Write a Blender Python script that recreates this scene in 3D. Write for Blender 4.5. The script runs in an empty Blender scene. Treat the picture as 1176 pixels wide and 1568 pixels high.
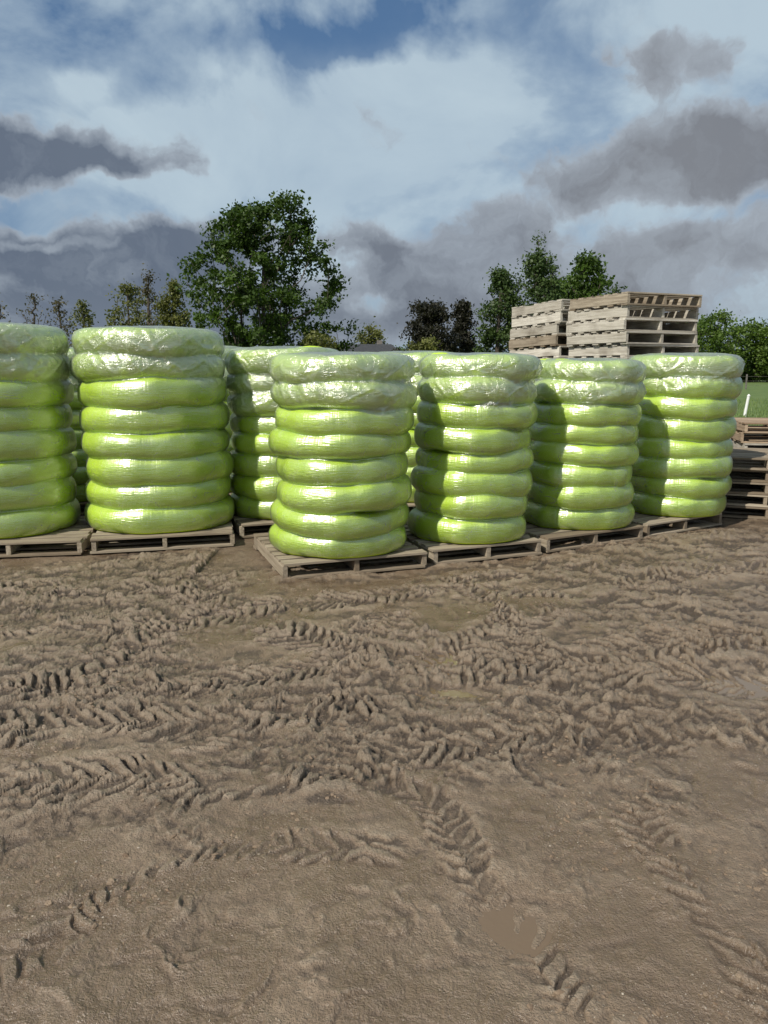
import bpy, math, random
import numpy as np
from mathutils import Vector, Matrix

random.seed(7); rng = np.random.default_rng(11)
scene = bpy.context.scene
scene.view_settings.view_transform = 'Standard'
scene.view_settings.look = 'None'
scene.view_settings.exposure = 0

# ------------------------------------------------------------- camera model
F = 1178.0; PITCH = math.radians(10.5); CH = 1.6
def ray(px, py):
    a = (px-588)/F; b = (784-py)/F
    return np.array([a, math.cos(PITCH)+b*math.sin(PITCH), -math.sin(PITCH)+b*math.cos(PITCH)])
def gpt(px, py, z=0.0):
    d = ray(px, py); t = (z-CH)/d[2]
    return (d[0]*t, d[1]*t)
def azel(px, py):
    d = ray(px, py); d = d/np.linalg.norm(d)
    return math.atan2(d[0], d[1]), math.asin(d[2])
def at_dist(px, py, Y):
    d = ray(px, py); t = Y/d[1]
    return d[0]*t, CH+d[2]*t

cd = bpy.data.cameras.new("camera"); cam = bpy.data.objects.new("camera", cd)
scene.collection.objects.link(cam); scene.camera = cam
cam.location = (0, 0, CH); cam.rotation_euler = (math.pi/2-PITCH, 0, 0)
cd.sensor_fit = 'VERTICAL'; cd.sensor_height = 36; cd.lens = 36*F/1568
cd.clip_start = 0.05; cd.clip_end = 3000

# ------------------------------------------------------------- helpers
def link(o, parent=None):
    scene.collection.objects.link(o)
    if parent: o.parent = parent
    return o
def empty(name, loc=(0,0,0), rz=0):
    o = bpy.data.objects.new(name, None); o.empty_display_size = .2
    o.location = loc; o.rotation_euler = (0,0,rz)
    return link(o)
def mesh_np(name, V, Fq, mats, smooth=False, attrs=None, matidx=None):
    V = np.asarray(V, dtype=np.float32); Fq = np.asarray(Fq, dtype=np.int32)
    n = Fq.shape[1]
    me = bpy.data.meshes.new(name)
    me.vertices.add(len(V)); me.vertices.foreach_set("co", V.ravel())
    me.loops.add(Fq.size); me.loops.foreach_set("vertex_index", Fq.ravel())
    me.polygons.add(len(Fq))
    me.polygons.foreach_set("loop_start", np.arange(0, Fq.size, n, dtype=np.int32))
    me.polygons.foreach_set("loop_total", np.full(len(Fq), n, dtype=np.int32))
    if matidx is not None: me.polygons.foreach_set("material_index", np.asarray(matidx, dtype=np.int32))
    me.update(calc_edges=True)
    me.polygons.foreach_set("use_smooth", np.full(len(Fq), smooth))
    if attrs:
        for k, a in attrs.items():
            a = np.asarray(a, dtype=np.float32)
            if a.ndim == 1:
                at = me.attributes.new(k, 'FLOAT', 'POINT'); at.data.foreach_set("value", a)
            else:
                at = me.attributes.new(k, 'FLOAT_VECTOR', 'POINT'); at.data.foreach_set("vector", a.ravel())
    for m in (mats if isinstance(mats, list) else [mats]): me.materials.append(m)
    return me

_lat = {}
def vnoise(x, y, seed=0):
    if seed not in _lat: _lat[seed] = np.random.default_rng(1000+seed).random((256,256))
    L = _lat[seed]
    xi = np.floor(x).astype(np.int64); yi = np.floor(y).astype(np.int64)
    fx = x-xi; fy = y-yi
    fx = fx*fx*fx*(fx*(fx*6-15)+10); fy = fy*fy*fy*(fy*(fy*6-15)+10)
    a = L[xi&255, yi&255]; b = L[(xi+1)&255, yi&255]; c = L[xi&255, (yi+1)&255]; d = L[(xi+1)&255, (yi+1)&255]
    return (a*(1-fx)+b*fx)*(1-fy)+(c*(1-fx)+d*fx)*fy*1.0
def fbm(x, y, sc, oct=4, seed=0, gain=.5):
    s = 0; a = 1; t = 0
    for o in range(oct):
        ca, sa = math.cos(o*1.1+seed), math.sin(o*1.1+seed)
        s = s + a*(vnoise((x*ca-y*sa)/sc+17.3*o+50, (x*sa+y*ca)/sc+9.1*o+50, seed+o)-.5); t += a; a *= gain; sc *= .5
    return s/t*2
def sstep(a, b, x):
    t = np.clip((x-a)/(b-a), 0, 1); return t*t*(3-2*t)

# node helpers
class NT:
    def __init__(s, tree): s.t = tree; s.t.nodes.clear()
    def n(s, typ, **kw):
        nd = s.t.nodes.new(typ)
        for k, v in kw.items():
            if k.startswith('i_'):
                key = k[2:].replace('_', ' ')
                nd.inputs[key].default_value = v
            else: setattr(nd, k, v)
        return nd
    def l(s, a, b): s.t.links.new(a, b)
    def math(s, op, a, b=None, clamp=False, c=None):
        nd = s.t.nodes.new('ShaderNodeMath'); nd.operation = op; nd.use_clamp = clamp
        for i, v in enumerate((a, b, c)):
            if v is None: continue
            if isinstance(v, (int, float)): nd.inputs[i].default_value = v
            else: s.l(v, nd.inputs[i])
        return nd.outputs[0]
    def vmath(s, op, a, b=None, out=0):
        nd = s.t.nodes.new('ShaderNodeVectorMath'); nd.operation = op
        for i, v in enumerate((a, b)):
            if v is None: continue
            if isinstance(v, tuple): nd.inputs[i].default_value = v
            else: s.l(v, nd.inputs[i])
        return nd.outputs[out]
    def mix(s, fac, a, b):
        nd = s.t.nodes.new('ShaderNodeMix'); nd.data_type = 'RGBA'; nd.clamp_factor = True
        for sock, v in ((nd.inputs[0], fac), (nd.inputs[6], a), (nd.inputs[7], b)):
            if isinstance(v, (int, float)): sock.default_value = v
            elif isinstance(v, tuple): sock.default_value = (*v, 1) if len(v)==3 else v
            else: s.l(v, sock)
        return nd.outputs[2]
    def rng(s, v, a, b, c=0., d=1., smooth=False):
        nd = s.t.nodes.new('ShaderNodeMapRange'); nd.clamp = True
        if smooth: nd.interpolation_type = 'SMOOTHSTEP'
        s.l(v, nd.inputs[0])
        for i, q in enumerate((a, b, c, d)): nd.inputs[i+1].default_value = q
        return nd.outputs[0]
    def noise(s, vec, scale, detail=4, rough=.55, dist=0, out=0):
        nd = s.t.nodes.new('ShaderNodeTexNoise')
        nd.inputs['Scale'].default_value = scale; nd.inputs['Detail'].default_value = detail
        nd.inputs['Roughness'].default_value = rough; nd.inputs['Distortion'].default_value = dist
        if vec is not None: s.l(vec, nd.inputs['Vector'])
        return nd.outputs[out]
    def attr(s, name, out='Fac'):
        nd = s.t.nodes.new('ShaderNodeAttribute'); nd.attribute_name = name; return nd.outputs[out]
def material(name):
    m = bpy.data.materials.new(name); m.use_nodes = True
    return m, NT(m.node_tree)
def out(nt, sh):
    o = nt.n('ShaderNodeOutputMaterial'); nt.l(sh, o.inputs['Surface'])

# ------------------------------------------------------------- world
SUN_EL = math.radians(44); SUN_AZ = math.radians(42)   # sun behind camera, to the left
sx, sy, sz = -math.sin(SUN_AZ)*math.cos(SUN_EL), -math.cos(SUN_AZ)*math.cos(SUN_EL), math.sin(SUN_EL)
w = bpy.data.worlds.new("World"); scene.world = w; w.use_nodes = True
try:
    w.cycles.sampling_method = 'MANUAL'; w.cycles.sample_map_resolution = 512
except Exception: pass
nt = NT(w.node_tree)
sky = nt.n('ShaderNodeTexSky', sky_type='NISHITA', sun_disc=False)
sky.sun_elevation = SUN_EL; sky.sun_rotation = math.atan2(sx, sy)
sky.air_density = 1.0; sky.dust_density = 1.0
tc = nt.n('ShaderNodeTexCoord'); D = tc.outputs['Generated']
sep = nt.n('ShaderNodeSeparateXYZ'); nt.l(D, sep.inputs[0])
X, Y, Z = sep.outputs
az = nt.math('ARCTAN2', X, Y); el = nt.math('ARCSINE', Z)
zz = nt.math('ADD', nt.math('MAXIMUM', Z, 0.0), 0.16)
pc = nt.n('ShaderNodeCombineXYZ'); nt.l(nt.math('DIVIDE', X, zz), pc.inputs[0]); nt.l(nt.math('DIVIDE', Y, zz), pc.inputs[1])
P = pc.outputs[0]
ae = nt.n('ShaderNodeCombineXYZ'); nt.l(az, ae.inputs[0]); nt.l(el, ae.inputs[1])
AE = ae.outputs[0]
nc = nt.noise(AE, 8, 5, .58, out=1)
nco = nt.vmath('MULTIPLY', nt.vmath('SUBTRACT', nc, (.5,.5,.5)), (.24,.11,0))
AEd = nt.vmath('ADD', AE, nco)
def blob(px, py, rx, ry, wgt, soft=.25, vec=AEd):
    a, e = azel(px, py)
    v = nt.vmath('MULTIPLY', nt.vmath('SUBTRACT', vec, (a, e, 0)), (F/rx, F/ry, 0))
    ln = nt.vmath('LENGTH', v, out=1)
    return nt.math('MULTIPLY', nt.rng(ln, 1.2, soft, 0, 1, True), wgt)
def total(lst):
    s = lst[0]
    for q in lst[1:]: s = nt.math('ADD', s, q)
    return s
dark = total([blob(80,228,215,48,1.2), blob(200,255,100,24,.6), blob(-160,225,200,80,.9),
    blob(110,392,280,50,1.25), blob(300,385,130,45,.8), blob(560,375,90,55,.8), blob(430,485,380,65,1.05),
    blob(1030,112,125,50,.75), blob(1000,262,240,68,1.05), blob(1180,250,160,80,.8), blob(560,212,55,36,.38),
    blob(760,345,120,45,.75), blob(650,415,130,55,.7), blob(1000,400,360,60,.85), blob(120,480,300,50,1.0), blob(860,480,300,50,.85),
    blob(840,180,50,30,.4), blob(1050,330,200,22,-.2), blob(60,370,80,9,-.5), blob(570,462,60,20,-.6)])
side = nt.rng(nt.math('ABSOLUTE', az), .62, 1.1, 0, 1, True)
gen = nt.math('MULTIPLY', side, nt.rng(nt.noise(P, .9, 3, .55), .42, .62, 0, .9))
n1 = nt.noise(AEd, 12, 6, .60)
dens = nt.math('ADD', nt.math('ADD', dark, gen), nt.math('MULTIPLY', nt.math('SUBTRACT', n1, .54), 1.6))
cover = nt.rng(dens, .10, .60, 0, 1, True)
thick = nt.rng(dens, .20, 1.15, 0, 1, False)
wmap = nt.vmath('ADD', nt.vmath('MULTIPLY', AE, (2.0, 4.6, 1)), nt.vmath('MULTIPLY', P, (.30,.22,0)))
ci = nt.noise(wmap, 1.5, 7, .56, .4)
cirr = nt.rng(ci, .36, .62, .15, .85, True)
blue = total([blob(560,30,140,55,1.3,.1), blob(300,30,170,46,.6,.1), blob(440,70,120,40,.5,.1), blob(40,60,190,70,.6,.1), blob(230,120,120,40,.35,.1)])
cirr = nt.math('SUBTRACT', cirr, nt.math('MULTIPLY', blue, .65), clamp=True)
bright = total([blob(640,170,330,100,.50,.0), blob(330,240,300,80,.50,.0), blob(560,300,420,70,.36,.0), blob(130,110,60,26,.5,.0)])
cirr = nt.math('ADD', cirr, bright, clamp=True)
cirr = nt.math('MINIMUM', cirr, nt.rng(ci, .3, .7, .62, .95))
K = 1/0.1
def col(r,g,b): return (r*K, g*K, b*K)
skyc = nt.mix(.6, nt.vmath('MULTIPLY', sky.outputs[0], (.48,.60,.74)), col(.105,.205,.37))
base = nt.mix(cirr, skyc, col(.52,.635,.71))
n2 = nt.noise(AEd, 18, 5, .6)
shade = nt.math('ADD', thick, nt.math('MULTIPLY', nt.math('SUBTRACT', n2, .5), .8), clamp=True)
warm = nt.mix(nt.rng(az, -.25, .30), col(.125,.155,.21), col(.205,.217,.245))
ccol = nt.mix(shade, col(.41,.465,.53), warm)
fin = nt.mix(nt.math('MULTIPLY', cover, .95), base, ccol)
haze = nt.rng(el, .0, .12, .5, 0, True)
fin = nt.mix(haze, fin, col(.22,.26,.32))
bg = nt.n('ShaderNodeBackground'); bg.inputs['Strength'].default_value = .1
nt.l(fin, bg.inputs['Color'])
wo = nt.n('ShaderNodeOutputWorld'); nt.l(bg.outputs[0], wo.inputs['Surface'])

sd = bpy.data.lights.new("sun", 'SUN'); sd.energy = 4.7; sd.angle = math.radians(.5); sd.color = (1, .94, .84)
so = link(bpy.data.objects.new("sun", sd))
so.rotation_euler = Vector((sx, sy, sz)).to_track_quat('Z', 'Y').to_euler(); so.location = (-5,-5,12)

# ------------------------------------------------------------- materials
def mud_material():
    m, n = material("mud")
    g = n.n('ShaderNodeNewGeometry'); p = g.outputs['Position']
    big = n.noise(p, .8, 4, .6); med = n.noise(p, 5, 5, .65); fine = n.noise(p, 85, 3, .7)
    c = n.mix(n.rng(big, .35, .65), (.175,.119,.072), (.265,.190,.122))
    c = n.mix(n.math('MULTIPLY', n.rng(med, .45, .68), .5), c, (.33,.252,.172))
    hgt = n.attr('hh'); rough_a = n.attr('rgh'); cav_shade = n.attr('cav_shade')
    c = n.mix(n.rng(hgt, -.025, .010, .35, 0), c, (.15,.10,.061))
    c = n.mix(n.rng(cav_shade, -.0005, -.005, 0, .8), c, (.060,.040,.024))  # occlusion shade painted into the mud colour in crevices
    c = n.mix(n.rng(cav_shade, .0010, .006, 0, .5), c, (.39,.31,.222))  # raised edges painted lighter for relief contrast
    c = n.mix(n.rng(fine, .60, .72, 0, .5), c, (.48,.40,.31))
    c = n.mix(n.rng(fine, .42, .28, 0, .65), c, (.075,.050,.031))
    wet = n.math('MULTIPLY', n.rng(n.noise(p, 1.7, 5, .6, .4), .44, .54), n.rng(rough_a, .95, .3, .3, 1))
    b = n.n('ShaderNodeBsdfPrincipled')
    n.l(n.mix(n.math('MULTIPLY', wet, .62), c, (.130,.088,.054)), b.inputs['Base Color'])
    n.l(n.math('SUBTRACT', .56, n.math('MULTIPLY', wet, .36)), b.inputs['Roughness'])
    b.inputs['Specular IOR Level'].default_value = .8
    hsum = n.math('ADD', n.noise(p, 26, 6, .76, .5), n.math('MULTIPLY', n.noise(p, 9, 3, .6, 1.0), .8))
    bp = n.n('ShaderNodeBump'); bp.inputs['Distance'].default_value = .034
    n.l(n.math('MULTIPLY', n.rng(rough_a, 0, 1, .45, 1.0), n.math('SUBTRACT', 1.0, n.math('MULTIPLY', wet, .4))), bp.inputs['Strength'])
    n.l(hsum, bp.inputs['Height'])
    b2 = n.n('ShaderNodeBump'); b2.inputs['Distance'].default_value = .007; b2.inputs['Strength'].default_value = 1
    n.l(n.noise(p, 130, 2, .7), b2.inputs['Height']); n.l(bp.outputs[0], b2.inputs['Normal'])
    n.l(b2.outputs[0], b.inputs['Normal']); out(n, b.outputs[0]); return m
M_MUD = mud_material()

def simple(name, c1, c2, scale=8, rough=.8, bump=.3, bdist=.01, spec=.4):
    m, n = material(name)
    g = n.n('ShaderNodeNewGeometry'); p = g.outputs['Position']
    f = n.noise(p, scale, 4, .65)
    b = n.n('ShaderNodeBsdfPrincipled'); n.l(n.mix(n.rng(f, .35, .65), c1, c2), b.inputs['Base Color'])
    b.inputs['Roughness'].default_value = rough; b.inputs['Specular IOR Level'].default_value = spec
    bp = n.n('ShaderNodeBump'); bp.inputs['Distance'].default_value = bdist; bp.inputs['Strength'].default_value = bump
    n.l(n.noise(p, scale*4, 4, .7), bp.inputs['Height']); n.l(bp.outputs[0], b.inputs['Normal'])
    out(n, b.outputs[0]); return m
M_GRASS = simple("grass", (.07,.12,.025), (.13,.18,.05), 1.2, .9, .6, .05)
M_BLADE = simple("grass_blade", (.08,.15,.03), (.17,.22,.07), 3, .7)
M_STONE = simple("gravel_stone", (.20,.155,.11), (.46,.40,.32), 60, .4)
M_CLOD = simple("mud_clod", (.15,.10,.063), (.29,.215,.145), 20, .6, .8, .01)
M_BARK = simple("bark", (.05,.04,.03), (.10,.085,.07), 6, .95)
M_ROOF = simple("roof_shingle", (.03,.032,.036), (.055,.057,.062), 5, .85)
M_WALL = simple("house_siding", (.42,.42,.40), (.5,.5,.48), 2, .7)
M_GLASS = simple("window_glass", (.03,.035,.04), (.05,.055,.06), 2, .1)
M_WHITE = simple("white_paint", (.70,.70,.68), (.8,.8,.78), 5, .5)
M_DARKW = simple("weathered_fence", (.12,.11,.10), (.2,.18,.16), 5, .9)

def leaf_material(name, c_dark, c_light):
    m, n = material(name)
    c = n.mix(n.attr('tone'), c_dark, c_light)
    d = n.n('ShaderNodeBsdfPrincipled'); n.l(c, d.inputs['Base Color']); d.inputs['Roughness'].default_value = .5
    d.inputs['Specular IOR Level'].default_value = .3
    t = n.n('ShaderNodeBsdfTranslucent'); n.l(n.vmath('MULTIPLY', c, (1.2,1.3,.6)), t.inputs['Color'])
    mx = n.n('ShaderNodeMixShader'); mx.inputs[0].default_value = .3
    n.l(d.outputs[0], mx.inputs[1]); n.l(t.outputs[0], mx.inputs[2]); out(n, mx.outputs[0]); return m
L_DARK = leaf_material("leaf_dark", (.020,.042,.006), (.075,.13,.020))
L_MID = leaf_material("leaf_mid", (.033,.062,.018), (.10,.15,.045))
L_BRIGHT = leaf_material("leaf_bright", (.045,.085,.012), (.13,.20,.035))
L_YEL = leaf_material("leaf_yellowgreen", (.07,.08,.02), (.17,.18,.05))
L_BROWN = leaf_material("leaf_brown", (.06,.05,.03), (.13,.12,.06))
L_PURP = leaf_material("leaf_purple", (.02,.02,.016), (.05,.05,.032))

def wood_material(name, c1, c2, c3):
    m, n = material(name)
    bc = n.attr('bc', 'Vector'); tone = n.attr('tone')
    v = n.vmath('MULTIPLY', bc, (1.6, 26, 26))
    gr = n.noise(v, 1.6, 5, .65, .4)
    st = n.noise(bc, 2.5, 3, .6)
    c = n.mix(tone, c1, c2)
    c = n.mix(n.rng(gr, .42, .68, 0, .75), c, c3)
    c = n.mix(n.rng(st, .52, .75, 0, .6), c, (.12,.095,.07))
    b = n.n('ShaderNodeBsdfPrincipled'); n.l(c, b.inputs['Base Color']); b.inputs['Roughness'].default_value = .82
    b.inputs['Specular IOR Level'].default_value = .3
    bp = n.n('ShaderNodeBump'); bp.inputs['Distance'].default_value = .003; bp.inputs['Strength'].default_value = .7
    n.l(gr, bp.inputs['Height']); n.l(bp.outputs[0], b.inputs['Normal']); out(n, b.outputs[0]); return m
W_GREY = wood_material("weathered_wood", (.20,.155,.105), (.44,.38,.29), (.14,.105,.07))
W_PALE = wood_material("pale_wood", (.38,.35,.29), (.66,.62,.54), (.25,.22,.17))
W_BROWN = wood_material("brown_wood", (.26,.18,.115), (.44,.34,.24), (.18,.12,.075))

def coil_material():
    m, n = material("lime_wrapped_pipe")
    t = n.n('ShaderNodeTexCoord'); p = t.outputs['Object']
    cyl = n.attr('cyl', 'Vector')
    tone = n.attr('tone')
    fine = n.noise(p, 130, 2, .6); med = n.noise(p, 6, 3, .6)
    c = n.mix(tone, (.41,.61,.008), (.50,.72,.014))
    c = n.mix(n.rng(med, .45, .7, 0, .5), c, (.56,.74,.06))
    c = n.mix(n.rng(fine, .5, .66, 0, .5), c, (.72,.88,.20))
    b = n.n('ShaderNodeBsdfPrincipled'); n.l(c, b.inputs['Base Color'])
    b.inputs['Roughness'].default_value = .5; b.inputs['Specular IOR Level'].default_value = .4
    bp = n.n('ShaderNodeBump'); bp.inputs['Distance'].default_value = .006; bp.inputs['Strength'].default_value = .7
    v = n.vmath('MULTIPLY', cyl, (9, 34, 1))
    n.l(n.math('ADD', n.noise(v, 1, 3, .6), n.math('MULTIPLY', fine, .35)), bp.inputs['Height'])
    n.l(bp.outputs[0], b.inputs['Normal']); out(n, b.outputs[0]); return m
M_COIL = coil_material()
def film_material():
    m, n = material("stretch_film")
    cyl = n.attr('cyl', 'Vector'); milk = n.attr('milk')
    v1 = n.vmath('MULTIPLY', cyl, (48, 1.6, 1)); v2 = n.vmath('MULTIPLY', cyl, (5, 7, 3)); v3 = n.vmath('MULTIPLY', cyl, (14, 105, 1))
    vert = n.noise(v1, 1, 2, .6, .4); wr = n.noise(v2, 1, 4, .6, 2.0); hor = n.noise(v3, 1, 1, .5, .3)
    rid = n.math('ABSOLUTE', n.math('SUBTRACT', wr, .5))
    ridge = n.rng(rid, .0, .035, 1, 0)
    bp = n.n('ShaderNodeBump'); bp.inputs['Distance'].default_value = .012; bp.inputs['Strength'].default_value = .8
    h = n.math('MULTIPLY', vert, .30)
    h = n.math('ADD', h, n.math('MULTIPLY', hor, .42))
    h = n.math('ADD', h, n.math('MULTIPLY', wr, n.math('ADD', .14, n.math('MULTIPLY', milk, .75))))
    h = n.math('ADD', h, n.math('MULTIPLY', n.math('MULTIPLY', ridge, milk), .22))
    n.l(h, bp.inputs['Height'])
    b = n.n('ShaderNodeBsdfDiffuse'); b.inputs['Color'].default_value = (.93,.97,.88,1)
    n.l(bp.outputs[0], b.inputs['Normal'])
    tr = n.n('ShaderNodeBsdfTransparent')
    fac = n.math('ADD', n.math('MULTIPLY', milk, .10), .015)
    fac = n.math('ADD', fac, n.math('MULTIPLY', n.rng(wr, .45, .75), .09))
    fac = n.math('ADD', fac, n.math('MULTIPLY', n.math('MULTIPLY', ridge, milk), .10))
    mx = n.n('ShaderNodeMixShader'); n.l(fac, mx.inputs[0]); n.l(tr.outputs[0], mx.inputs[1]); n.l(b.outputs[0], mx.inputs[2])
    gl = n.n('ShaderNodeBsdfGlossy'); gl.inputs['Roughness'].default_value = .31; n.l(bp.outputs[0], gl.inputs['Normal'])
    lw = n.n('ShaderNodeFresnel'); lw.inputs['IOR'].default_value = 1.4; n.l(bp.outputs[0], lw.inputs['Normal'])
    gf = n.math('ADD', n.math('MULTIPLY', lw.outputs[0], .5), n.math('ADD', .22, n.math('MULTIPLY', milk, .08)))
    mx2 = n.n('ShaderNodeMixShader'); n.l(gf, mx2.inputs[0]); n.l(mx.outputs[0], mx2.inputs[1]); n.l(gl.outputs[0], mx2.inputs[2])
    out(n, mx2.outputs[0]); return m
M_FILM = film_material()

# ------------------------------------------------------------- ground
def catmull(pts, n=10):
    P_ = [np.array(p) for p in pts]; P_ = [2*P_[0]-P_[1]]+P_+[2*P_[-1]-P_[-2]]
    o = []
    for i in range(1, len(P_)-2):
        for k in range(n):
            t = k/n
            o.append(.5*((2*P_[i])+(-P_[i-1]+P_[i+1])*t+(2*P_[i-1]-5*P_[i]+4*P_[i+1]-P_[i+2])*t*t+(-P_[i-1]+3*P_[i]-3*P_[i+1]+P_[i+2])*t**3))
    o.append(P_[-2]); return np.array(o)
TR = [ # path over the yard, half width, depth, lug spacing
 ([(-260,1090),(0,1110),(240,1105),(440,1085),(640,1040),(900,1000),(1300,960)], .22, .018, .085),
 ([(-260,1040),(0,1050),(240,1050),(420,1030),(600,990),(760,960)], .16, .016, .075),
 ([(-300,985),(0,985),(200,960),(430,925),(700,905),(1000,905),(1300,880)], .20, .017, .08),
 ([(-200,900),(80,905),(260,905),(420,960),(600,1010),(850,1010),(1250,1060)], .20, .018, .085),
 ([(60,1200),(300,1170),(480,1080),(560,980),(640,900),(760,880)], .18, .016, .08),
 ([(330,860),(300,920),(200,1000),(60,1070),(-200,1150)], .20, .016, .09),
 ([(700,890),(820,990),(900,1100),(980,1250),(1100,1400),(1250,1600)], .12, .018, .07),
 ([(520,1180),(660,1230),(740,1360),(840,1480),(950,1640)], .10, .015, .07),
 ([(-200,1250),(50,1190),(330,1200),(560,1160),(800,1120),(1200,1140)], .16, .013, .08),
 ([(1300,860),(1050,880),(860,930),(700,1000),(560,1100)], .18, .016, .08),
 ([(-150,1560),(60,1450),(160,1360),(330,1290),(560,1300)], .10, .013, .07),
]
PUD = [(785,1405,.17,.15,.030),(1120,1045,.24,.22,.028),(665,1005,.13,.16,.030),(700,1055,.18,.10,.028)]
PUDW = []
for (px,py,rx,ry,dp) in PUD:
    x0,y0 = gpt(px,py); PUDW.append((x0,y0,rx,ry,dp))
def terrace(t, n, w):
    q = t*n; f = np.floor(q); r_ = q-f
    return (f+sstep(.5-w, .5+w, r_))/n
def ground_h(x, y):
    near = 1-sstep(9, 16, np.abs(y)) ; near = near*(1-sstep(9,16,np.abs(x)))
    under = sstep(.25, -.1, y-(6.3+.36*x*(x>-1.5)+ (x<=-1.5)*(.5+.3*(x+1.5))))
    under = .25+.75*under
    lf = fbm(x, y, 1.6, 3, 3)*.035
    rm = sstep(-.36, .22, fbm(x, y, .6, 4, 8)+.05*(y-3.4))
    rm = np.clip(rm, .28, 1)
    wx = x+.12*fbm(x, y, .22, 4, 21); wy = y+.12*fbm(x, y, .22, 4, 22)
    lum = fbm(wx, wy, .24, 5, 12, .58)
    t1 = terrace(fbm(wx, wy, .26, 5, 15, .55)*1.0, 6, .08)
    t2 = terrace(fbm(wx+3, wy+1, .10, 4, 18, .6)*1.0, 3.5, .12)
    h = lum*.017*(.3+.7*rm)+t1*.033*rm+t2*.023*rm+fbm(x, y, .04, 3, 30)*.009*rm
    cl = fbm(wx, wy, .07, 3, 44)
    h += np.clip(cl-.16, 0, 1)*.07*rm*sstep(-.1,.3,fbm(x,y,.5,3,47))
    rgh = rm.copy()
    for k,(pp, hw, dep, ls) in enumerate(TR):
        P2 = catmull([gpt(min(max(a,-300),1400), b) for a,b in pp], 5)
        best = np.full(x.shape, 9.0); S = np.zeros(x.shape); T = np.zeros(x.shape); s0 = 0
        for i in range(len(P2)-1):
            a = P2[i]; d = P2[i+1]-a; L = np.linalg.norm(d)
            if L < 1e-6: continue
            d = d/L
            u = np.clip((x-a[0])*d[0]+(y-a[1])*d[1], 0, L)
            qx = x-a[0]-u*d[0]; qy = y-a[1]-u*d[1]; ds = np.hypot(qx, qy)
            lat = (qx*-d[1]+qy*d[0])
            mk = ds < best
            best[mk] = ds[mk]; S[mk] = (s0+u)[mk]; T[mk] = lat[mk]; s0 += L
        T = T+.05*fbm(x, y, .25, 3, 60+k); S = S+.07*fbm(x, y, .20, 3, 70+k)
        band = sstep(hw, hw*.75, np.abs(T))*sstep(hw*1.6, hw*1.2, best)
        berm = np.exp(-((np.abs(T)-hw*1.08)/(.2*hw+.02))**2)*sstep(hw*2.2, hw*1.6, best)
        ph = S/ls+np.abs(T)/ls*.8+np.where(T>0, .5, 0)
        brk = fbm(x, y, .10, 3, 80+k)
        lug = sstep(.38, .62, np.sin(2*math.pi*ph)*.5+.5+.6*brk)*(.6+.8*sstep(-.2,.3,brk))
        pres = sstep(-.12, .14, fbm(x, y, .42, 4, 90+k)+.04)
        fade = pres*(.5+.5*sstep(1.8, 3.4, y))
        h = h*(1-.25*band*fade)+fade*(band*(-dep*.7+dep*1.35*lug)+berm*dep*.5)
        rgh = np.maximum(rgh, band*fade*.8)
    for (x0,y0,rx,ry,dp) in PUDW:
        e = ((x-x0)/rx)**2+((y-y0)/ry)**2
        g_ = np.exp(-e*.8); h = h*(1-.55*np.exp(-e*.8))-dp*g_; rgh = rgh*(1-.6*g_)
    h = h*under+lf*under
    h = h-np.where(under<.9, .012*(1-under), 0)
    return h*near, rgh*near+.7*(1-near)
ys = [1.0]
while ys[-1] < 13: ys.append(ys[-1]+.0048*(max(ys[-1],1.2)/1.4)**1.25)
while ys[-1] < 1500: ys.append(ys[-1]*1.12)
back = [-400,-100,-40,-20,-10,-6,-4,-3,-2,-1.2,-.6,-.2,.1,.35,.55,.7,.8,.87,.92,.96]
ys = np.array(back+ys)
s = np.linspace(-1, 1, 1050); ext = np.array([1.05,1.12,1.25,1.5,2,3,5,9,16,30,60,120,250,500])
s = np.concatenate([-ext[::-1], s, ext])
SS, YY = np.meshgrid(s, ys)
W = .55+.62*np.clip(YY, .8, 14); XX = SS*W
Hh, Rg = ground_h(XX, YY)
def blur(A, r):
    for ax in (0, 1):
        c = np.cumsum(np.pad(A, [(r+1, r) if i == ax else (0,0) for i in (0,1)], mode='edge'), axis=ax)
        n_ = A.shape[ax]
        A = (np.take(c, np.arange(2*r+1, 2*r+1+n_), axis=ax)-np.take(c, np.arange(0, n_), axis=ax))/(2*r+1)
    return A
CavShade = Hh-blur(blur(Hh, 4), 4)  # local relief, drives the crevice shade painted into the mud colour
V = np.stack([XX, YY, Hh], -1).reshape(-1, 3)
nr, ncl = XX.shape
idx = np.arange(nr*ncl).reshape(nr, ncl)
Q = np.stack([idx[:-1,:-1], idx[:-1,1:], idx[1:,1:], idx[1:,:-1]], -1).reshape(-1, 4)
me = mesh_np("muddy_ground", V, Q, M_MUD, True, {'hh': Hh.ravel(), 'rgh': Rg.ravel(), 'cav_shade': CavShade.ravel()})
link(bpy.data.objects.new("muddy_ground", me))

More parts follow.
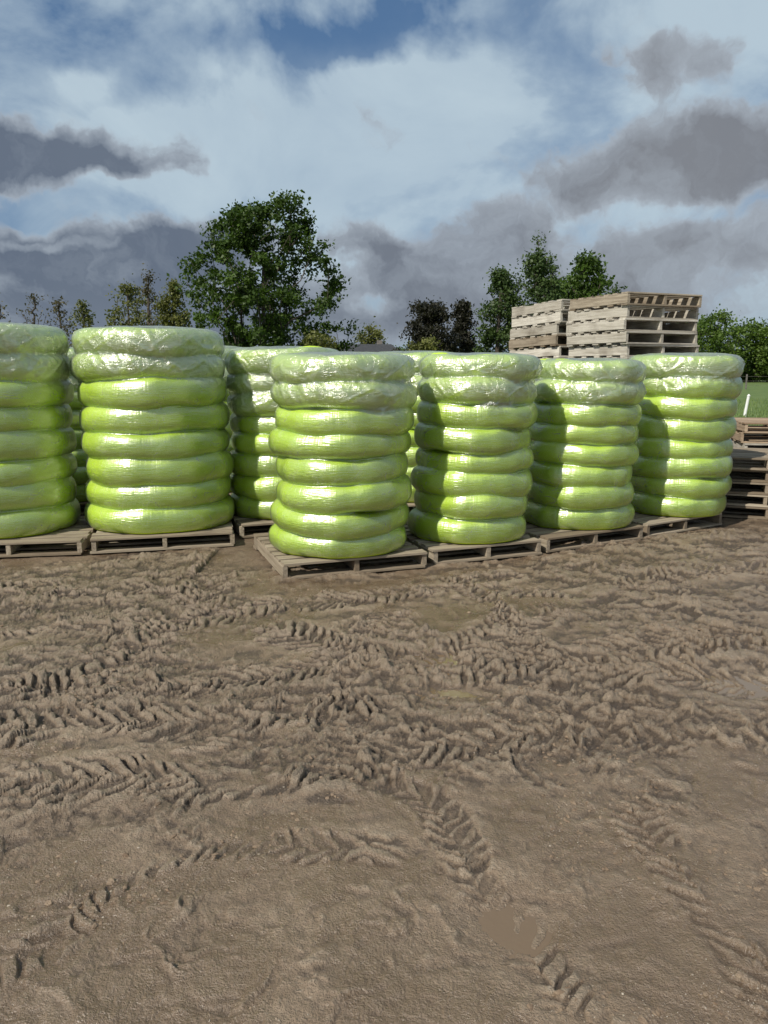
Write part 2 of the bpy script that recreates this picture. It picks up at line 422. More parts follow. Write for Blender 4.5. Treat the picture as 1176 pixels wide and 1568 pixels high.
# puddles: water level sheets only where the terrain dips below the level
m, n = material("muddy_water")
b = n.n('ShaderNodeBsdfPrincipled'); b.inputs['Base Color'].default_value = (.165,.115,.070,1); b.inputs['Roughness'].default_value = .10
g = n.n('ShaderNodeNewGeometry'); bp = n.n('ShaderNodeBump'); bp.inputs['Distance'].default_value=.004; bp.inputs['Strength'].default_value=.4
n.l(n.noise(g.outputs['Position'], 16, 4), bp.inputs['Height']); n.l(bp.outputs[0], b.inputs['Normal']); out(n, b.outputs[0]); M_WATER = m
for (x0,y0,rx,ry,dp) in PUDW:
    G = 70; gx_, gy_ = np.meshgrid(np.linspace(-1.9,1.9,G)*rx+x0, np.linspace(-1.9,1.9,G)*ry+y0)
    hz,_ = ground_h(gx_, gy_); e = ((gx_-x0)/rx)**2+((gy_-y0)/ry)**2
    lev = float(np.percentile(hz[e<1.0], 30))
    ok = (hz < lev+.0006) & (e < 2.6)
    cell = ok[:-1,:-1]|ok[1:,:-1]|ok[:-1,1:]|ok[1:,1:]
    ii = np.arange(G*G).reshape(G,G)
    Fp = np.stack([ii[:-1,:-1], ii[:-1,1:], ii[1:,1:], ii[1:,:-1]], -1)[cell]
    if len(Fp) == 0: continue
    used, inv = np.unique(Fp, return_inverse=True)
    Vp = np.stack([gx_.ravel(), gy_.ravel(), np.full(G*G, lev)], -1)[used]
    link(bpy.data.objects.new("puddle", mesh_np("puddle", Vp, inv.reshape(-1,4), M_WATER)))

# grit and small mud crumbs
def scatter(name, N, smin, smax, mat, seed, ymax, zoff=.1, flat=.6):
    r = np.random.default_rng(seed)
    y = 1.2+(ymax-1.2)*r.random(N)**1.3; x = (r.random(N)*2-1)*(.6+.62*y)
    keep = fbm(x, y, .35, 3, 5) > .0+.25*r.random(N); x, y = x[keep], y[keep]; N = len(x)
    z,_ = ground_h(x, y)
    sz_ = smin+(smax-smin)*r.random(N)**3
    t = (1+5**.5)/2
    iv = np.array([[-1,t,0],[1,t,0],[-1,-t,0],[1,-t,0],[0,-1,t],[0,1,t],[0,-1,-t],[0,1,-t],[t,0,-1],[t,0,1],[-t,0,-1],[-t,0,1]])/1.9
    fc = np.array([[0,11,5],[0,5,1],[0,1,7],[0,7,10],[0,10,11],[1,5,9],[5,11,4],[11,10,2],[10,7,6],[7,1,8],[3,9,4],[3,4,2],[3,2,6],[3,6,8],[3,8,9],[4,9,5],[2,4,11],[6,2,10],[8,6,7],[9,8,1]])
    Vv = iv[None]*(1+.9*(r.random((N,12,3))-.5))
    Vv = Vv*np.stack([.6+1.1*r.random(N), .6+1.1*r.random(N), np.full(N, flat)], -1)[:,None,:]
    a = r.random(N)*6.28; ca, sa = np.cos(a)[:,None], np.sin(a)[:,None]
    xx = Vv[:,:,0]*ca-Vv[:,:,1]*sa; yy = Vv[:,:,0]*sa+Vv[:,:,1]*ca
    Vv = np.stack([xx, yy, Vv[:,:,2]], -1)*sz_[:,None,None]
    Vv += np.stack([x, y, z+sz_*zoff], -1)[:,None,:]
    Fv = (fc[None]+(np.arange(N)*12)[:,None,None]).reshape(-1, 3)
    link(bpy.data.objects.new(name, mesh_np(name, Vv.reshape(-1,3), Fv, mat, False)))
scatter("gravel", 16000, .0010, .0032, M_STONE, 1, 6.5)
scatter("mud_clods", 22000, .002, .010, M_CLOD, 2, 8.5, -.1, .6)

# grass field
gx = np.concatenate([-np.geomspace(1200, 10, 14), np.linspace(-9, 9, 13), np.geomspace(10, 1200, 14)])
gy = np.concatenate([[0, .5,1,2,4], np.geomspace(8, 1400, 22)])
GX, GY = np.meshgrid(gx, gy); G0 = 19+1.2*fbm(GX, GX*0+3, 6, 3, 7); GYY = G0+GY
Vg = np.stack([GX, GYY, np.where(GY<=0, -.01, .035)], -1).reshape(-1,3)
i2 = np.arange(GX.size).reshape(GX.shape)
Qg = np.stack([i2[:-1,:-1], i2[:-1,1:], i2[1:,1:], i2[1:,:-1]], -1).reshape(-1,4)
link(bpy.data.objects.new("grass_field", mesh_np("grass_field", Vg, Qg, M_GRASS, True)))
r = np.random.default_rng(5); N = 26000
gyv = 19.3+22*r.random(N)**1.6; gxv = (r.random(N)*2-1)*gyv*.62
hh = .05+.13*r.random(N); a = r.random(N)*6.28; wd = .012+.012*r.random(N)
lx, ly = (r.random(N)-.5)*.1, (r.random(N)-.5)*.1
v0 = np.stack([gxv-np.cos(a)*wd, gyv-np.sin(a)*wd, gxv*0+.02], -1); v1 = np.stack([gxv+np.cos(a)*wd, gyv+np.sin(a)*wd, gxv*0+.02], -1)
v2 = np.stack([gxv+lx, gyv+ly, .03+hh], -1)
link(bpy.data.objects.new("grass_tufts", mesh_np("grass_tufts", np.stack([v0,v1,v2],1).reshape(-1,3), np.arange(N*3).reshape(-1,3), M_BLADE)))

# ------------------------------------------------------------- pallets
def board(Vl, Fl, Bl, Tl, c, size, rs, long_axis, rot=0):
    hx, hy, hz = size[0]/2, size[1]/2, size[2]/2
    ch = min(hx, hy, hz)*.18
    base = sum(len(v) for v in Vl)
    vs = []
    ax = long_axis
    o = [k for k in range(3) if k != ax]
    h = [hx, hy, hz]
    pr = [(-h[o[0]]+ch, -h[o[1]]), (h[o[0]]-ch, -h[o[1]]), (h[o[0]], -h[o[1]]+ch), (h[o[0]], h[o[1]]-ch), (h[o[0]]-ch, h[o[1]]), (-h[o[0]]+ch, h[o[1]]), (-h[o[0]], h[o[1]]-ch), (-h[o[0]], -h[o[1]]+ch)]
    for e in (-1, 1):
        for (u, v_) in pr:
            p = [0,0,0]; p[ax] = e*h[ax]; p[o[0]] = u; p[o[1]] = v_; vs.append(p)
    vs = np.array(vs, float)
    off = np.array([rs.uniform(-5,5) for _ in range(3)])
    loc = vs.copy(); loc = loc[:, [ax, o[0], o[1]]]+off
    cr, sr = math.cos(rot), math.sin(rot)
    vs[:, [0,1]] = np.stack([vs[:,0]*cr-vs[:,1]*sr, vs[:,0]*sr+vs[:,1]*cr], -1)
    vs = vs+np.array(c)
    Vl.append(vs); Bl.append(loc); Tl.append(np.full(16, rs.random()))
    for k in range(8): Fl.append([base+k, base+(k+1)%8, base+8+(k+1)%8, base+8+k])
    for bb in (0, 8):
        Fl.append([base+bb+0, base+bb+1, base+bb+2, base+bb+7]); Fl.append([base+bb+7, base+bb+2, base+bb+3, base+bb+6]); Fl.append([base+bb+6, base+bb+3, base+bb+4, base+bb+5])
def pallet_mesh(seed, mat, L=1.2, Wd=1.2, sh=.09, top=8, bot=5, bt=.019):
    rs = random.Random(seed)
    Vl, Fl, Bl, Tl = [], [], [], []
    for x in (-Wd/2+.02, 0, Wd/2-.02):
        board(Vl, Fl, Bl, Tl, (x+rs.uniform(-.004,.004), 0, bt+sh/2+.001), (.038, L-.012, sh), rs, 1)
    for cnt, z in ((bot, bt/2), (top, bt+sh+bt/2+.002)):
        for i in range(cnt):
            wdt = rs.uniform(.085, .12)
            if i in (0, cnt-1): wdt = .125
            y = -L/2+.0625+i*(L-.125)/(cnt-1)
            if cnt == top and rs.random() < .04 and 0 < i < cnt-1: continue
            board(Vl, Fl, Bl, Tl, (rs.uniform(-.012,.012), y+rs.uniform(-.008,.008)*(0<i<cnt-1), z+rs.uniform(-.0015,.0015)), (Wd+rs.uniform(-.016,.006), wdt, bt), rs, 0, rs.uniform(-.010,.010))
    V = np.concatenate(Vl)
    return mesh_np("pallet", V, Fl, mat, False, {'bc': np.concatenate(Bl), 'tone': np.concatenate(Tl)})
def pallet(parent, loc, rz, seed, mat, name="wooden_pallet", rx=0, ry=0, **kw):
    o = bpy.data.objects.new(name, pallet_mesh(seed, mat, **kw)); o.location = loc; o.rotation_euler = (rx, ry, rz)
    return link(o, parent)
def pallet_from_edge(p0, p1, seed, depth=1.2):
    d = np.array(p1)-np.array(p0); L = np.linalg.norm(d); th = math.atan2(d[1], d[0]); n_ = np.array([-math.sin(th), math.cos(th)])
    c = (np.array(p0)+np.array(p1))/2+n_*depth/2
    pallet(None, (c[0], c[1], .002), th, seed, W_GREY, Wd=min(L-.02,1.24), L=depth)
pallet_from_edge(gpt(432,890), gpt(655,869), 1)
pallet_from_edge(gpt(662,866), gpt(830,849), 2)
pallet_from_edge(gpt(836,847), gpt(985,826), 3)
pallet_from_edge(gpt(990,824), gpt(1106,804), 4)
pallet_from_edge(gpt(132,849), gpt(367,836), 5)
pallet_from_edge(gpt(-105,858), gpt(128,850), 6)

# ------------------------------------------------------------- coil stacks
def coil_stack(cx, cy, R, top, seed, nco=8, z0=.135, name="green_pipe_coil_stack", milkn=2.2, lean=(0,0)):
    rs = np.random.default_rng(seed)
    E = empty(name, (cx, cy, 0))
    hstep = (top-z0)/nco
    NT_, NP = 160, 44
    th = np.linspace(0, 2*math.pi, NT_, endpoint=False)
    dirs = np.stack([np.cos(th), np.sin(th)], -1)
    zc = []; Ro = []; hs = []
    hrand = rs.uniform(.92, 1.08, nco); hrand /= hrand.mean(); zcur = z0
    for i in range(nco):
        hgt = hstep*hrand[i]; zc.append(zcur+hgt/2); zcur += hgt; hs.append(hgt)
        off = rs.normal(0, .013, 2)+np.array(lean)*(i/nco-.5)
        Ri = R*(1+rs.normal(0, .009)-.012*(i/nco))
        ph = rs.uniform(0, 6.28, 6)
        lump = .012*np.sin(2*th+ph[0])+.008*np.sin(3*th+ph[1])+.006*np.sin(5*th+ph[2])+.004*np.sin(9*th+ph[3])+.003*np.sin(14*th+ph[4])
        Ro.append(Ri+dirs@off+lump)
    zc = np.array(zc); Ro = np.array(Ro)
    tilt = rs.normal(0, .010, (nco, 2))
    tz = tilt@dirs.T
    tz = tz+.007*np.sin(2*th[None]+rs.uniform(0,6,nco)[:,None])+.005*np.sin(5*th[None]+rs.uniform(0,6,nco)[:,None])
    tz[0] = 0
    tw = min(.15, R*.26); HK = 1.18; PW = .72
    for i in range(nco):
        hh_ = hs[i]/2*HK
        u = np.linspace(0, 2*math.pi, NP, endpoint=False)
        cu = np.sign(np.cos(u))*np.abs(np.cos(u))**PW; su = np.sign(np.sin(u))*np.abs(np.sin(u))**.85
        hv = 1+.05*np.sin(4*th+i*1.7)+.03*np.sin(7*th+i)
        rad = (Ro[i][:,None]-tw)+tw*cu[None]
        rad = rad+.0035*np.sin(u*6+i)[None]*(cu[None]>0)*(.6+.4*np.sin(th*3+i))[:,None]
        zz_ = zc[i]+tz[i][:,None]+hh_*hv[:,None]*su[None]
        if i == 0: zz_ = np.maximum(zz_, z0+.001)
        Vx = np.stack([rad*dirs[:,0:1], rad*dirs[:,1:2], zz_], -1).reshape(-1,3)
        id_ = np.arange(NT_*NP).reshape(NT_, NP)
        Qd = np.stack([id_, np.roll(id_,-1,0), np.roll(np.roll(id_,-1,0),-1,1), np.roll(id_,-1,1)], -1).reshape(-1,4)
        cyl = np.stack([np.repeat(th, NP)*R, zz_.ravel(), np.full(NT_*NP, i*3.1+seed)], -1)
        tone = np.full(NT_*NP, rs.random())
        mm = mesh_np("coil", Vx, Qd, M_COIL, True, {'cyl': cyl, 'tone': tone})
        o = bpy.data.objects.new("coil_%d" % (i+1), mm); link(o, E)
    # stretch film shell
    NTF, NZ = 280, 200
    thf = np.linspace(0, 2*math.pi, NTF, endpoint=False); df = np.stack([np.cos(thf), np.sin(thf)], -1)
    def per(a): return np.stack([np.interp(thf, np.append(th, 2*math.pi), np.append(q, q[0])) for q in a])
    RoF = per(Ro); tzF = per(tz)
    z_low = z0+.02; z_hi = zc[-1]+hs[-1]/2*HK*1.06+.004
    zs = np.linspace(z_low, z_hi, NZ)
    ZC = zc[:,None]+tzF
    env = np.full((NZ, NTF), -1.0)
    for i in range(nco):
        hh_ = hs[i]/2*HK*(1+.05*np.sin(4*thf+i*1.7)+.03*np.sin(7*thf+i))
        t = np.abs((zs[:,None]-ZC[i][None])/hh_[None]); ins = t < 1; t = np.clip(t, 0, 1)
        cu = (1-t**(2/.85))**(PW/2)
        env = np.maximum(env, np.where(ins, RoF[i][None]-tw+tw*cu, -1))
    hull = np.stack([np.interp(zs, ZC[:,k], RoF[:,k]) for k in range(NTF)], 1)
    frac = (zs-z_low)/(z_hi-z_low)
    mstart = 1-milkn/nco
    wob = .030*np.sin(thf*2+seed)+.02*np.sin(thf*5+seed*2)
    milk = sstep(mstart-.02, mstart+.04, frac[:,None]+wob[None])
    zzg, ttg = np.meshgrid(zs, thf, indexing='ij')
    wn = fbm(ttg*R*1.0+seed, zzg*1.0, .16, 4, 33)
    sag = .034+.016*wn
    depth = np.clip(hull-env, 0, .2)
    want = (1-milk)*depth*.90+milk*np.minimum(depth, sag)
    rf = np.maximum(env, hull-want)
    rnd = np.clip((zs[:,None]-ZC[-1][None])/(z_hi-ZC[-1][None]), 0, 1)
    rf = np.where(zs[:,None] > ZC[-1][None], np.maximum(env, RoF[-1][None]-tw*.9*(1-np.sqrt(np.clip(1-rnd**2.8, 0, 1)))), rf)
    fold = np.abs(fbm(ttg*R*.9+zzg*.6+seed, zzg*.45-ttg*.15, .16, 3, 39))
    fold2 = np.abs(fbm(ttg*R*.5-zzg*.9+seed*2, zzg*.25+ttg*.1, .12, 2, 41))
    rf = rf+.006+milk*(.012*(1-np.clip(fold*5, 0, 1))+.009*(1-np.clip(fold2*5, 0, 1))+.003*wn)
    cap = 14
    zcap = np.full((cap, NTF), 0.0); rcap = np.zeros((cap, NTF))
    for k in range(cap):
        q = (k+1)/cap; rcap[k] = rf[-1]*(1-q)+.0005
        zcap[k] = z_hi+.012*math.sin(min(1,q*2.2)*math.pi*.5)-.05*sstep(.45, 1, q)+.004*np.sin(thf*6+k)
    Rall = np.concatenate([rf, rcap]); Zall = np.concatenate([zzg, zcap])
    mAll = np.concatenate([milk, np.ones((cap, NTF))])
    Vx = np.stack([Rall*df[:,0][None], Rall*df[:,1][None], Zall], -1).reshape(-1,3)
    nrw = NZ+cap; id_ = np.arange(nrw*NTF).reshape(nrw, NTF)
    A = id_[:-1]; B = id_[1:]
    Qd = np.stack([A, np.roll(A,-1,1), np.roll(B,-1,1), B], -1).reshape(-1,4)
    tt2 = np.tile(thf, nrw)
    cyl = np.stack([tt2*R, np.concatenate([zzg, z_hi+(rf[-1][None]-rcap)]).ravel(), np.full(nrw*NTF, seed*1.7)], -1)
    mm = mesh_np("film", Vx, Qd, M_FILM, True, {'cyl': cyl, 'milk': mAll.ravel()})
    link(bpy.data.objects.new("stretch_film", mm), E)
    return E
def place(pxc, ybot, wpx, ytop, seed, **kw):
    x0, yf = gpt(pxc, ybot, .135)
    dpt = yf*math.cos(PITCH)+.27
    for _ in range(4):
        R = wpx/2/F*(dpt+0); yc = yf+R; dpt = yc*math.cos(PITCH)+.27
    X_ = (pxc-588)/F*dpt
    tp = at_dist(pxc, ytop, yc-.2)[1]
    return coil_stack(X_, yc, R, tp-.03, seed, **kw)
place(4, 830, 224, 497, 1)
place(246, 820, 212, 503, 2, lean=(-.05,0), milkn=2.0)
place(526, 860, 207, 541, 3, lean=(.07,0), milkn=2.1)
place(722, 836, 174, 542, 4, lean=(.06,0), milkn=2.0)
place(886, 815, 163, 550, 5, lean=(.06,0), milkn=1.9)
place(1030, 794, 157, 542, 6, lean=(.03,0), milkn=1.6)
def stack_xy(x, y, R, top, seed, rz=.35, **kw):
    coil_stack(x, y, R, top, seed, **kw); pallet(None, (x, y, .002), rz, 50+seed, W_GREY)
stack_xy(-1.02, 8.0, .58, 1.78, 7, milkn=3.1)
stack_xy(-2.25, 9.6, .60, 1.84, 8)
stack_xy(-3.72, 8.95, .60, 1.80, 9)
stack_xy(.35, 9.0, .58, 1.76, 10)
stack_xy(1.75, 9.6, .58, 1.66, 11)
stack_xy(-5.3, 9.3, .6, 1.85, 12)
stack_xy(-5.1, 6.9, .66, 1.9, 13)

# ------------------------------------------------------------- pallet stacks
def pallet_stack(x, y, rz, cnt, mat, seed, tiltx=0., tilty=0., jit=.012, z0=.002, mats=None, **kw):
    rs = random.Random(seed); E = empty("pallet_stack", (x, y, z0), rz)
    z = 0
    sh = kw.get('sh', .09); bt = kw.get('bt', .019); ph = sh+2*bt+.0045
    for i in range(cnt):
        mt = mats[rs.randrange(len(mats))] if mats else mat
        o = pallet(E, (rs.uniform(-jit, jit), rs.uniform(-jit, jit), z), rs.uniform(-.03, .03), seed*40+i, mt, name="pallet_%d" % (i+1), **kw)
        z += ph
    if tiltx or tilty: E.rotation_euler = (tiltx, tilty, rz)
    return E
x_, y_ = gpt(1100, 795)
pallet_stack(x_+.72, y_+.55, math.radians(-22), 5, W_GREY, 3, jit=.04, mats=[W_GREY, W_GREY, W_BROWN])
pallet_stack(x_+2.0, y_+.30, math.radians(-16), 6, W_GREY, 4, jit=.04, mats=[W_GREY, W_BROWN])
pallet_stack(x_+1.7, y_+2.2, math.radians(-10), 7, W_GREY, 5, jit=.03, mats=[W_PALE, W_BROWN])
D0 = 9.9
kx, kz = at_dist(961, 449, D0)
th = math.radians(23)
def corner_stack(cx, cy, th, cnt, seed, **kw):
    ex = np.array([math.cos(th), math.sin(th)]); ey = np.array([-math.sin(th), math.cos(th)])
    c = np.array([cx, cy])+ex*.6+ey*.6
    return pallet_stack(c[0], c[1], th, cnt, W_PALE, seed, mats=[W_PALE, W_PALE, W_PALE, W_PALE, W_GREY], **kw)
cnt = int(round(kz/(.115+2*.02+.0045)))
corner_stack(kx, D0, th, cnt, 8, sh=.115, bt=.020, top=7, bot=5, jit=.035)
ex = np.array([math.cos(th), math.sin(th)]); ey = np.array([-math.sin(th), math.cos(th)])
c2 = np.array([kx, D0])+ey*1.27+ex*(-.02)
corner_stack(c2[0], c2[1], th+.04, cnt, 9, sh=.115, bt=.020, top=7, bot=5, jit=.04, tiltx=-.03)

# ------------------------------------------------------------- trees
def tree(name, px, ytop, wpx, dist, leafmat, base_h=1.2, ncl=200, lpc=90, leaf=.14, clr=.45, seed=0, shape='oval', gappy=.25, bark=M_BARK, trunk_r=None, up=.55, spikes=0, sph=(.03,.08)):
    rs = np.random.default_rng(100+seed)
    x0 = (px-588)/F*(dist*math.cos(PITCH)+CH*math.sin(PITCH)); hgt = at_dist(px, ytop, dist)[1]
    cr = wpx/2/F*dist*1.0
    ch_ = hgt-base_h
    pts = []
    lob = rs.uniform(0, 6.28, 5)
    holes = [(rs.uniform(-1,1)*cr*.8, rs.uniform(-1,1)*cr*.8, base_h+ch_*rs.uniform(.15,.9), cr*rs.uniform(.15,.28)) for _ in range(int(10*gappy*4))]
    spk = [(rs.uniform(0,6.28), rs.uniform(.1,.85), rs.uniform(*sph)) for _ in range(spikes)]
    while len(pts) < ncl:
        t = rs.random()
        if shape == 'oval': f = math.sin(math.pi*min(1,(t*.93+.07))**.8)**.55
        elif shape == 'broad': f = min(1, .62+1.1*t)*math.sqrt(max(0, 1-max(0,(t-.45)/.57)**2.4))
        elif shape == 'cone': f = (1-t)**.8*1.0+.05
        elif shape == 'tall': f = math.sin(math.pi*min(1,t*.96+.04)**.65)**.75
        else: f = math.sqrt(max(0, 1-(t*2-1)**2*.9))
        a = rs.uniform(0, 6.28)
        f *= 1+.13*math.sin(2*a+lob[0]+t*3)+.10*math.sin(3*a+lob[1]-t*5)+.10*math.sin(5*a+lob[2]+t*9)
        rr = cr*f*rs.random()**.42*.93
        p = np.array([rr*math.cos(a), rr*math.sin(a), base_h+ch_*t*(.97 if not spikes else .93)])
        if spikes and t > .5:
            for (sa, sr_, sh_) in spk:
                if math.hypot(p[0]-cr*sr_*math.cos(sa), p[1]-cr*sr_*math.sin(sa)) < cr*.13: p[2] += ch_*sh_*rs.random()*(1-sr_*.3)
        p[2] = min(p[2], hgt)
        if any((p[0]-h[0])**2+(p[1]-h[1])**2+(p[2]-h[2])**2 < h[3]**2 for h in holes): continue
        pts.append(p)
    pts = np.array(pts)
    nodes = [np.array([0,0,-.1])]; par = [-1]
    tt = np.linspace(.08, .78, 9)
    bend = rs.normal(0, .02, 2)
    for q in tt:
        nodes.append(np.array([bend[0]*hgt*math.sin(q*4), bend[1]*hgt*math.sin(q*3), hgt*q])); par.append(len(nodes)-2)
    order = np.argsort(np.linalg.norm(pts[:,:2], axis=1)+.15*np.abs(pts[:,2]-base_h)); leaf_nodes = []
    for i in order:
        p = pts[i]; A = np.array(nodes)
        dv = p[None]-A; dd = np.linalg.norm(dv, axis=1)
        hor = np.hypot(dv[:,0], dv[:,1])
        pen = dd+np.where(dv[:,2] < up*hor, (up*hor-dv[:,2])*1.2, 0)
        pen[0] = 1e9
        j = int(np.argmin(pen)); L = dd[j]
        ns = max(1, int(L/(cr*.22)))
        prev = j
        for k in range(1, ns+1):
            q = k/ns
            pp = nodes[j]*(1-q)+p*q+np.array([0,0,-.12*L*math.sin(q*math.pi)])+(rs.normal(0, .035*L, 3) if k < ns else 0)
            nodes.append(pp); par.append(prev); prev = len(nodes)-1
        leaf_nodes.append(prev)
    nn = len(nodes); cntd = np.zeros(nn)
    for l_ in leaf_nodes: cntd[l_] += 1
    for i in range(nn-1, 0, -1): cntd[par[i]] += cntd[i]
    tr_ = trunk_r or hgt*.022
    rad = tr_*(np.maximum(cntd, .6)/ncl)**.48
    Vs, Fs = [], []; K5 = 5; base_i = 0
    for i in range(1, nn):
        a = nodes[par[i]]; b_ = nodes[i]; d = b_-a; L = np.linalg.norm(d)
        if L < 1e-5: continue
        d /= L; u = np.cross(d, [0.3,.9,.2]); u /= np.linalg.norm(u); v = np.cross(d, u)
        an = np.arange(K5)*2*math.pi/K5
        ring = np.cos(an)[:,None]*u+np.sin(an)[:,None]*v
        ra = min(rad[par[i]], rad[i]*1.5) if par[i] > 0 else rad[i]*1.3
        Vs.append(a+ring*ra); Vs.append(b_+ring*rad[i])
        for k in range(K5): Fs.append([base_i+k, base_i+(k+1)%K5, base_i+K5+(k+1)%K5, base_i+K5+k])
        base_i += 2*K5
    Vb = np.concatenate(Vs); Fb = np.array(Fs)
    ctone = rs.random(ncl)
    N = ncl*lpc
    cl = np.repeat(np.arange(ncl), lpc)
    szc = clr*(.5+.8*rs.random(ncl))
    P3 = pts[cl]+rs.normal(0, 1, (N,3))*szc[cl][:,None]*np.array([.60,.60,.45])
    nrm = rs.normal(0, 1, (N,3)); nrm[:,2] += .5; nrm /= np.linalg.norm(nrm, axis=1)[:,None]
    ref = rs.normal(0, 1, (N,3)); U = np.cross(nrm, ref); U /= np.linalg.norm(U, axis=1)[:,None]; Vv = np.cross(nrm, U)
    ls = leaf*(.6+.8*rs.random(N))[:,None]
    q0 = P3-U*ls*.5; q1 = P3+Vv*ls*.33; q2 = P3+U*ls*.5; q3 = P3-Vv*ls*.33
    Vl = np.stack([q0,q1,q2,q3], 1).reshape(-1,3); Fl = np.arange(N*4).reshape(-1,4)+len(Vb)
    tone = np.clip(ctone[cl]*.6+.4*rs.random(N), 0, 1)
    V = np.concatenate([Vb, Vl]); Fa = np.concatenate([Fb, Fl])
    T = np.concatenate([np.zeros(len(Vb)), np.repeat(tone, 4)])
    mi = np.concatenate([np.zeros(len(Fb)), np.ones(N)])
    mm = mesh_np(name, V, Fa, [bark, leafmat], False, {'tone': T}, mi)
    o = bpy.data.objects.new(name, mm); o.location = (x0, dist, 0); link(o); return o
tree("maple_tree", 410, 306, 232, 38, L_DARK, .8, 440, 90, .17, .38, 1, shape='broad', gappy=1.0, up=.9, spikes=18, sph=(.03,.08))
tree("cottonwood_tree", 818, 356, 104, 44, L_MID, 1.5, 150, 60, .16, .38, 2, shape='tall', gappy=.8, up=.9, spikes=6)
tree("ash_tree", 886, 384, 78, 38, L_DARK, 1.2, 130, 100, .16, .36, 3, shape='broad', gappy=.5, spikes=6)
tree("cottonwood_tree", 762, 404, 76, 44, L_MID, 1.0, 120, 80, .16, .38, 4, shape='tall', gappy=.5, spikes=4)
tree("ash_tree", 932, 436, 50, 40, L_MID, .8, 60, 80, .15, .35, 5)
tree("plum_tree", 655, 465, 80, 46, L_PURP, .8, 110, 110, .17, .40, 6, shape='round', gappy=.3)
tree("cedar_tree", 706, 460, 62, 48, L_PURP, .3, 110, 90, .17, .36, 7, shape='cone', gappy=.2)
tree("ash_tree", 840, 430, 130, 46, L_MID, .5, 120, 90, .17, .5, 8, gappy=.4)
tree("shrub", 645, 518, 90, 34, L_YEL, .2, 60, 80, .12, .28, 9, shape='round')
tree("shrub", 487, 512, 70, 32, L_YEL, .2, 60, 90, .12, .28, 10, shape='round')
tree("young_tree", 566, 499, 62, 85, L_YEL, .8, 70, 60, .26, .6, 11, gappy=.5)
tree("willow_tree", 205, 428, 88, 48, L_YEL, .8, 110, 42, .16, .42, 12, gappy=.6, up=1.0, spikes=5)
tree("willow_tree", 236, 414, 54, 52, L_BROWN, .8, 70, 26, .16, .42, 13, shape='tall', gappy=.6, up=1.2)
tree("willow_tree", 272, 420, 60, 48, L_YEL, .6, 100, 70, .16, .40, 14, shape='tall', gappy=.4, spikes=4)
tree("bare_tree", 62, 448, 50, 60, L_BROWN, .8, 90, 8, .18, .4, 15, gappy=.3, up=1.2)
tree("bare_tree", 100, 456, 48, 60, L_BROWN, .8, 90, 12, .18, .4, 16, gappy=.3, up=1.2)
tree("willow_tree", 136, 460, 46, 58, L_YEL, .8, 80, 30, .18, .4, 17, gappy=.3)
tree("bare_tree", 2, 446, 48, 56, L_BROWN, .8, 80, 6, .18, .4, 18, gappy=.3, up=1.2)
tree("bare_tree", -60, 440, 60, 56, L_BROWN, .8, 80, 8, .18, .4, 19, gappy=.3, up=1.2)
tree("hedgerow_tree", 1092, 480, 84, 95, L_BRIGHT, .3, 150, 70, .32, .9, 20, shape='round', gappy=.2)
tree("hedgerow_tree", 1150, 496, 90, 98, L_BRIGHT, .2, 150, 70, .32, .9, 21, shape='round', gappy=.2)
tree("hedgerow_tree", 1205, 486, 90, 95, L_BRIGHT, .2, 150, 70, .32, .9, 22, shape='round', gappy=.2)
tree("hedgerow_tree", 1040, 498, 90, 105, L_BRIGHT, .2, 130, 70, .32, .9, 23, shape='round', gappy=.2)
rs = np.random.default_rng(77); N = 70000
cx = rs.uniform(-170, 170, 900); cyy = 150+rs.uniform(-8, 8, 900); chh = (2.2+4.5*(fbm(cx, cx*0, 22, 4, 51)*.5+.5))
ci_ = rs.integers(0, 900, N)
P3 = np.stack([cx[ci_]+rs.normal(0, 1.5, N), cyy[ci_]+rs.normal(0,1.5,N), chh[ci_]*rs.random(N)**.6+rs.normal(0,.4,N)], -1); P3[:,2] = np.maximum(P3[:,2], .05)
nrm = rs.normal(0,1,(N,3)); nrm /= np.linalg.norm(nrm,axis=1)[:,None]; U = np.cross(nrm, rs.normal(0,1,(N,3))); U /= np.linalg.norm(U,axis=1)[:,None]; Vv = np.cross(nrm,U)
ls = .5*(.6+.8*rs.random(N))[:,None]
V = np.stack([P3-U*ls*.5, P3+Vv*ls*.4, P3+U*ls*.5, P3-Vv*ls*.4],1).reshape(-1,3)
tone = np.repeat(np.clip(rs.random(900)[ci_]*.7+.3*rs.random(N),0,1),4)
link(bpy.data.objects.new("distant_treeline", mesh_np("distant_treeline", V, np.arange(N*4).reshape(-1,4), L_MID, False, {'tone': tone})))

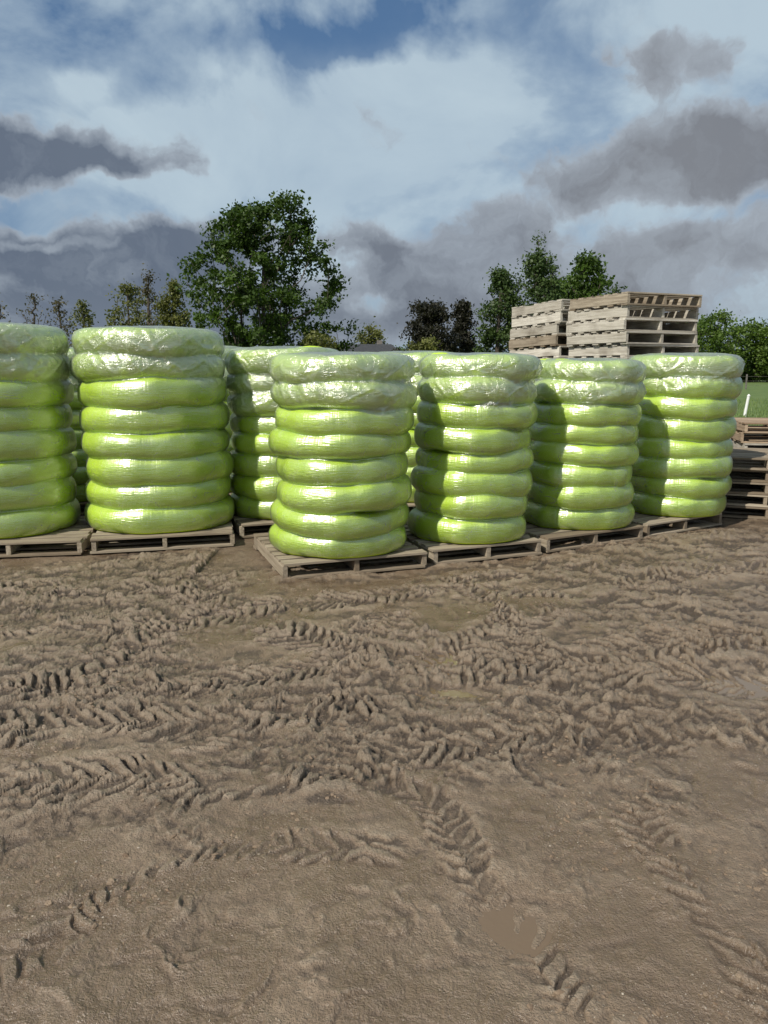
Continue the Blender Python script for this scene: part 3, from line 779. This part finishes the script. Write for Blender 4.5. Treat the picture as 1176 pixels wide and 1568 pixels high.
# ------------------------------------------------------------- house
import bmesh
def box(name, c, s_, mat, parent):
    bm = bmesh.new(); bmesh.ops.create_cube(bm, size=1)
    for v in bm.verts: v.co = Vector((v.co.x*s_[0], v.co.y*s_[1], v.co.z*s_[2]))
    bmesh.ops.bevel(bm, geom=bm.edges[:], offset=min(s_)*.06, segments=1, affect='EDGES')
    me = bpy.data.meshes.new(name); bm.to_mesh(me); bm.free(); me.materials.append(mat)
    o = bpy.data.objects.new(name, me); o.location = c; return link(o, parent)
hx, hz_ = at_dist(552, 527, 82)
Hs = empty("ranch_house", (hx, 82, 0))
box("walls", (0, 0, 1.25), (9.5, 7, 2.5), M_WALL, Hs)
e_ = 2.45; rg = max(hz_, 3.6)
Vr = [(-5.2,-4,e_),(5.2,-4,e_),(5.2,4,e_),(-5.2,4,e_),(-3.2,0,rg),(3.2,0,rg),(-5.2,-4,e_+.15),(5.2,-4,e_+.15),(5.2,4,e_+.15),(-5.2,4,e_+.15)]
mr = bpy.data.meshes.new("roof"); mr.from_pydata(Vr, [], [(0,3,2,1),(6,7,5,4),(8,9,4,5),(9,6,4),(7,8,5),(0,1,7,6),(1,2,8,7),(2,3,9,8),(3,0,6,9)]); mr.materials.append(M_ROOF)
link(bpy.data.objects.new("roof", mr), Hs)
for i, wx in enumerate((-3.2, -1.4, 2.8)):
    box("window_frame_%d" % i, (wx, -3.53, 1.5), (1.2, .08, 1.1), M_WHITE, Hs); box("window_%d" % i, (wx, -3.58, 1.5), (1.0, .04, .9), M_GLASS, Hs)
box("door", (.7, -3.54, 1.05), (.95, .08, 2.05), M_DARKW, Hs)
box("chimney", (2.0, .6, rg-.1), (.6, .6, 1.0), M_DARKW, Hs)

def post(name, px, pyb, pyt, w_, lean, mat):
    x0, y0 = gpt(px, pyb); zt = at_dist(px, pyt, y0)[1]
    bm = bmesh.new(); bmesh.ops.create_cone(bm, cap_ends=True, segments=10, radius1=w_, radius2=w_*.9, depth=zt+.2)
    bmesh.ops.create_cone(bm, cap_ends=True, segments=10, radius1=w_*1.15, radius2=w_*.3, depth=w_*1.2, matrix=Matrix.Translation((0,0,(zt+.2)/2+w_*.55)))
    me = bpy.data.meshes.new(name); bm.to_mesh(me); bm.free(); me.materials.append(mat)
    o = bpy.data.objects.new(name, me); o.location = (x0, y0, zt/2-.1); o.rotation_euler = (0, lean, 0); link(o)
post("marker_post", 1141, 640, 606, .05, .12, M_WHITE)
Fe = empty("wire_fence", (0, 62, 0))
for i in range(26):
    x = 8+i*2.6
    box("post_%d" % i, (x, 0, .6), (.10, .10, 1.25), M_DARKW, Fe)
for k, z in enumerate((.35, .7, 1.05)):
    box("wire_%d" % k, (8+12.5*2.6, -.06, z), (66, .012, .012), M_DARKW, Fe)
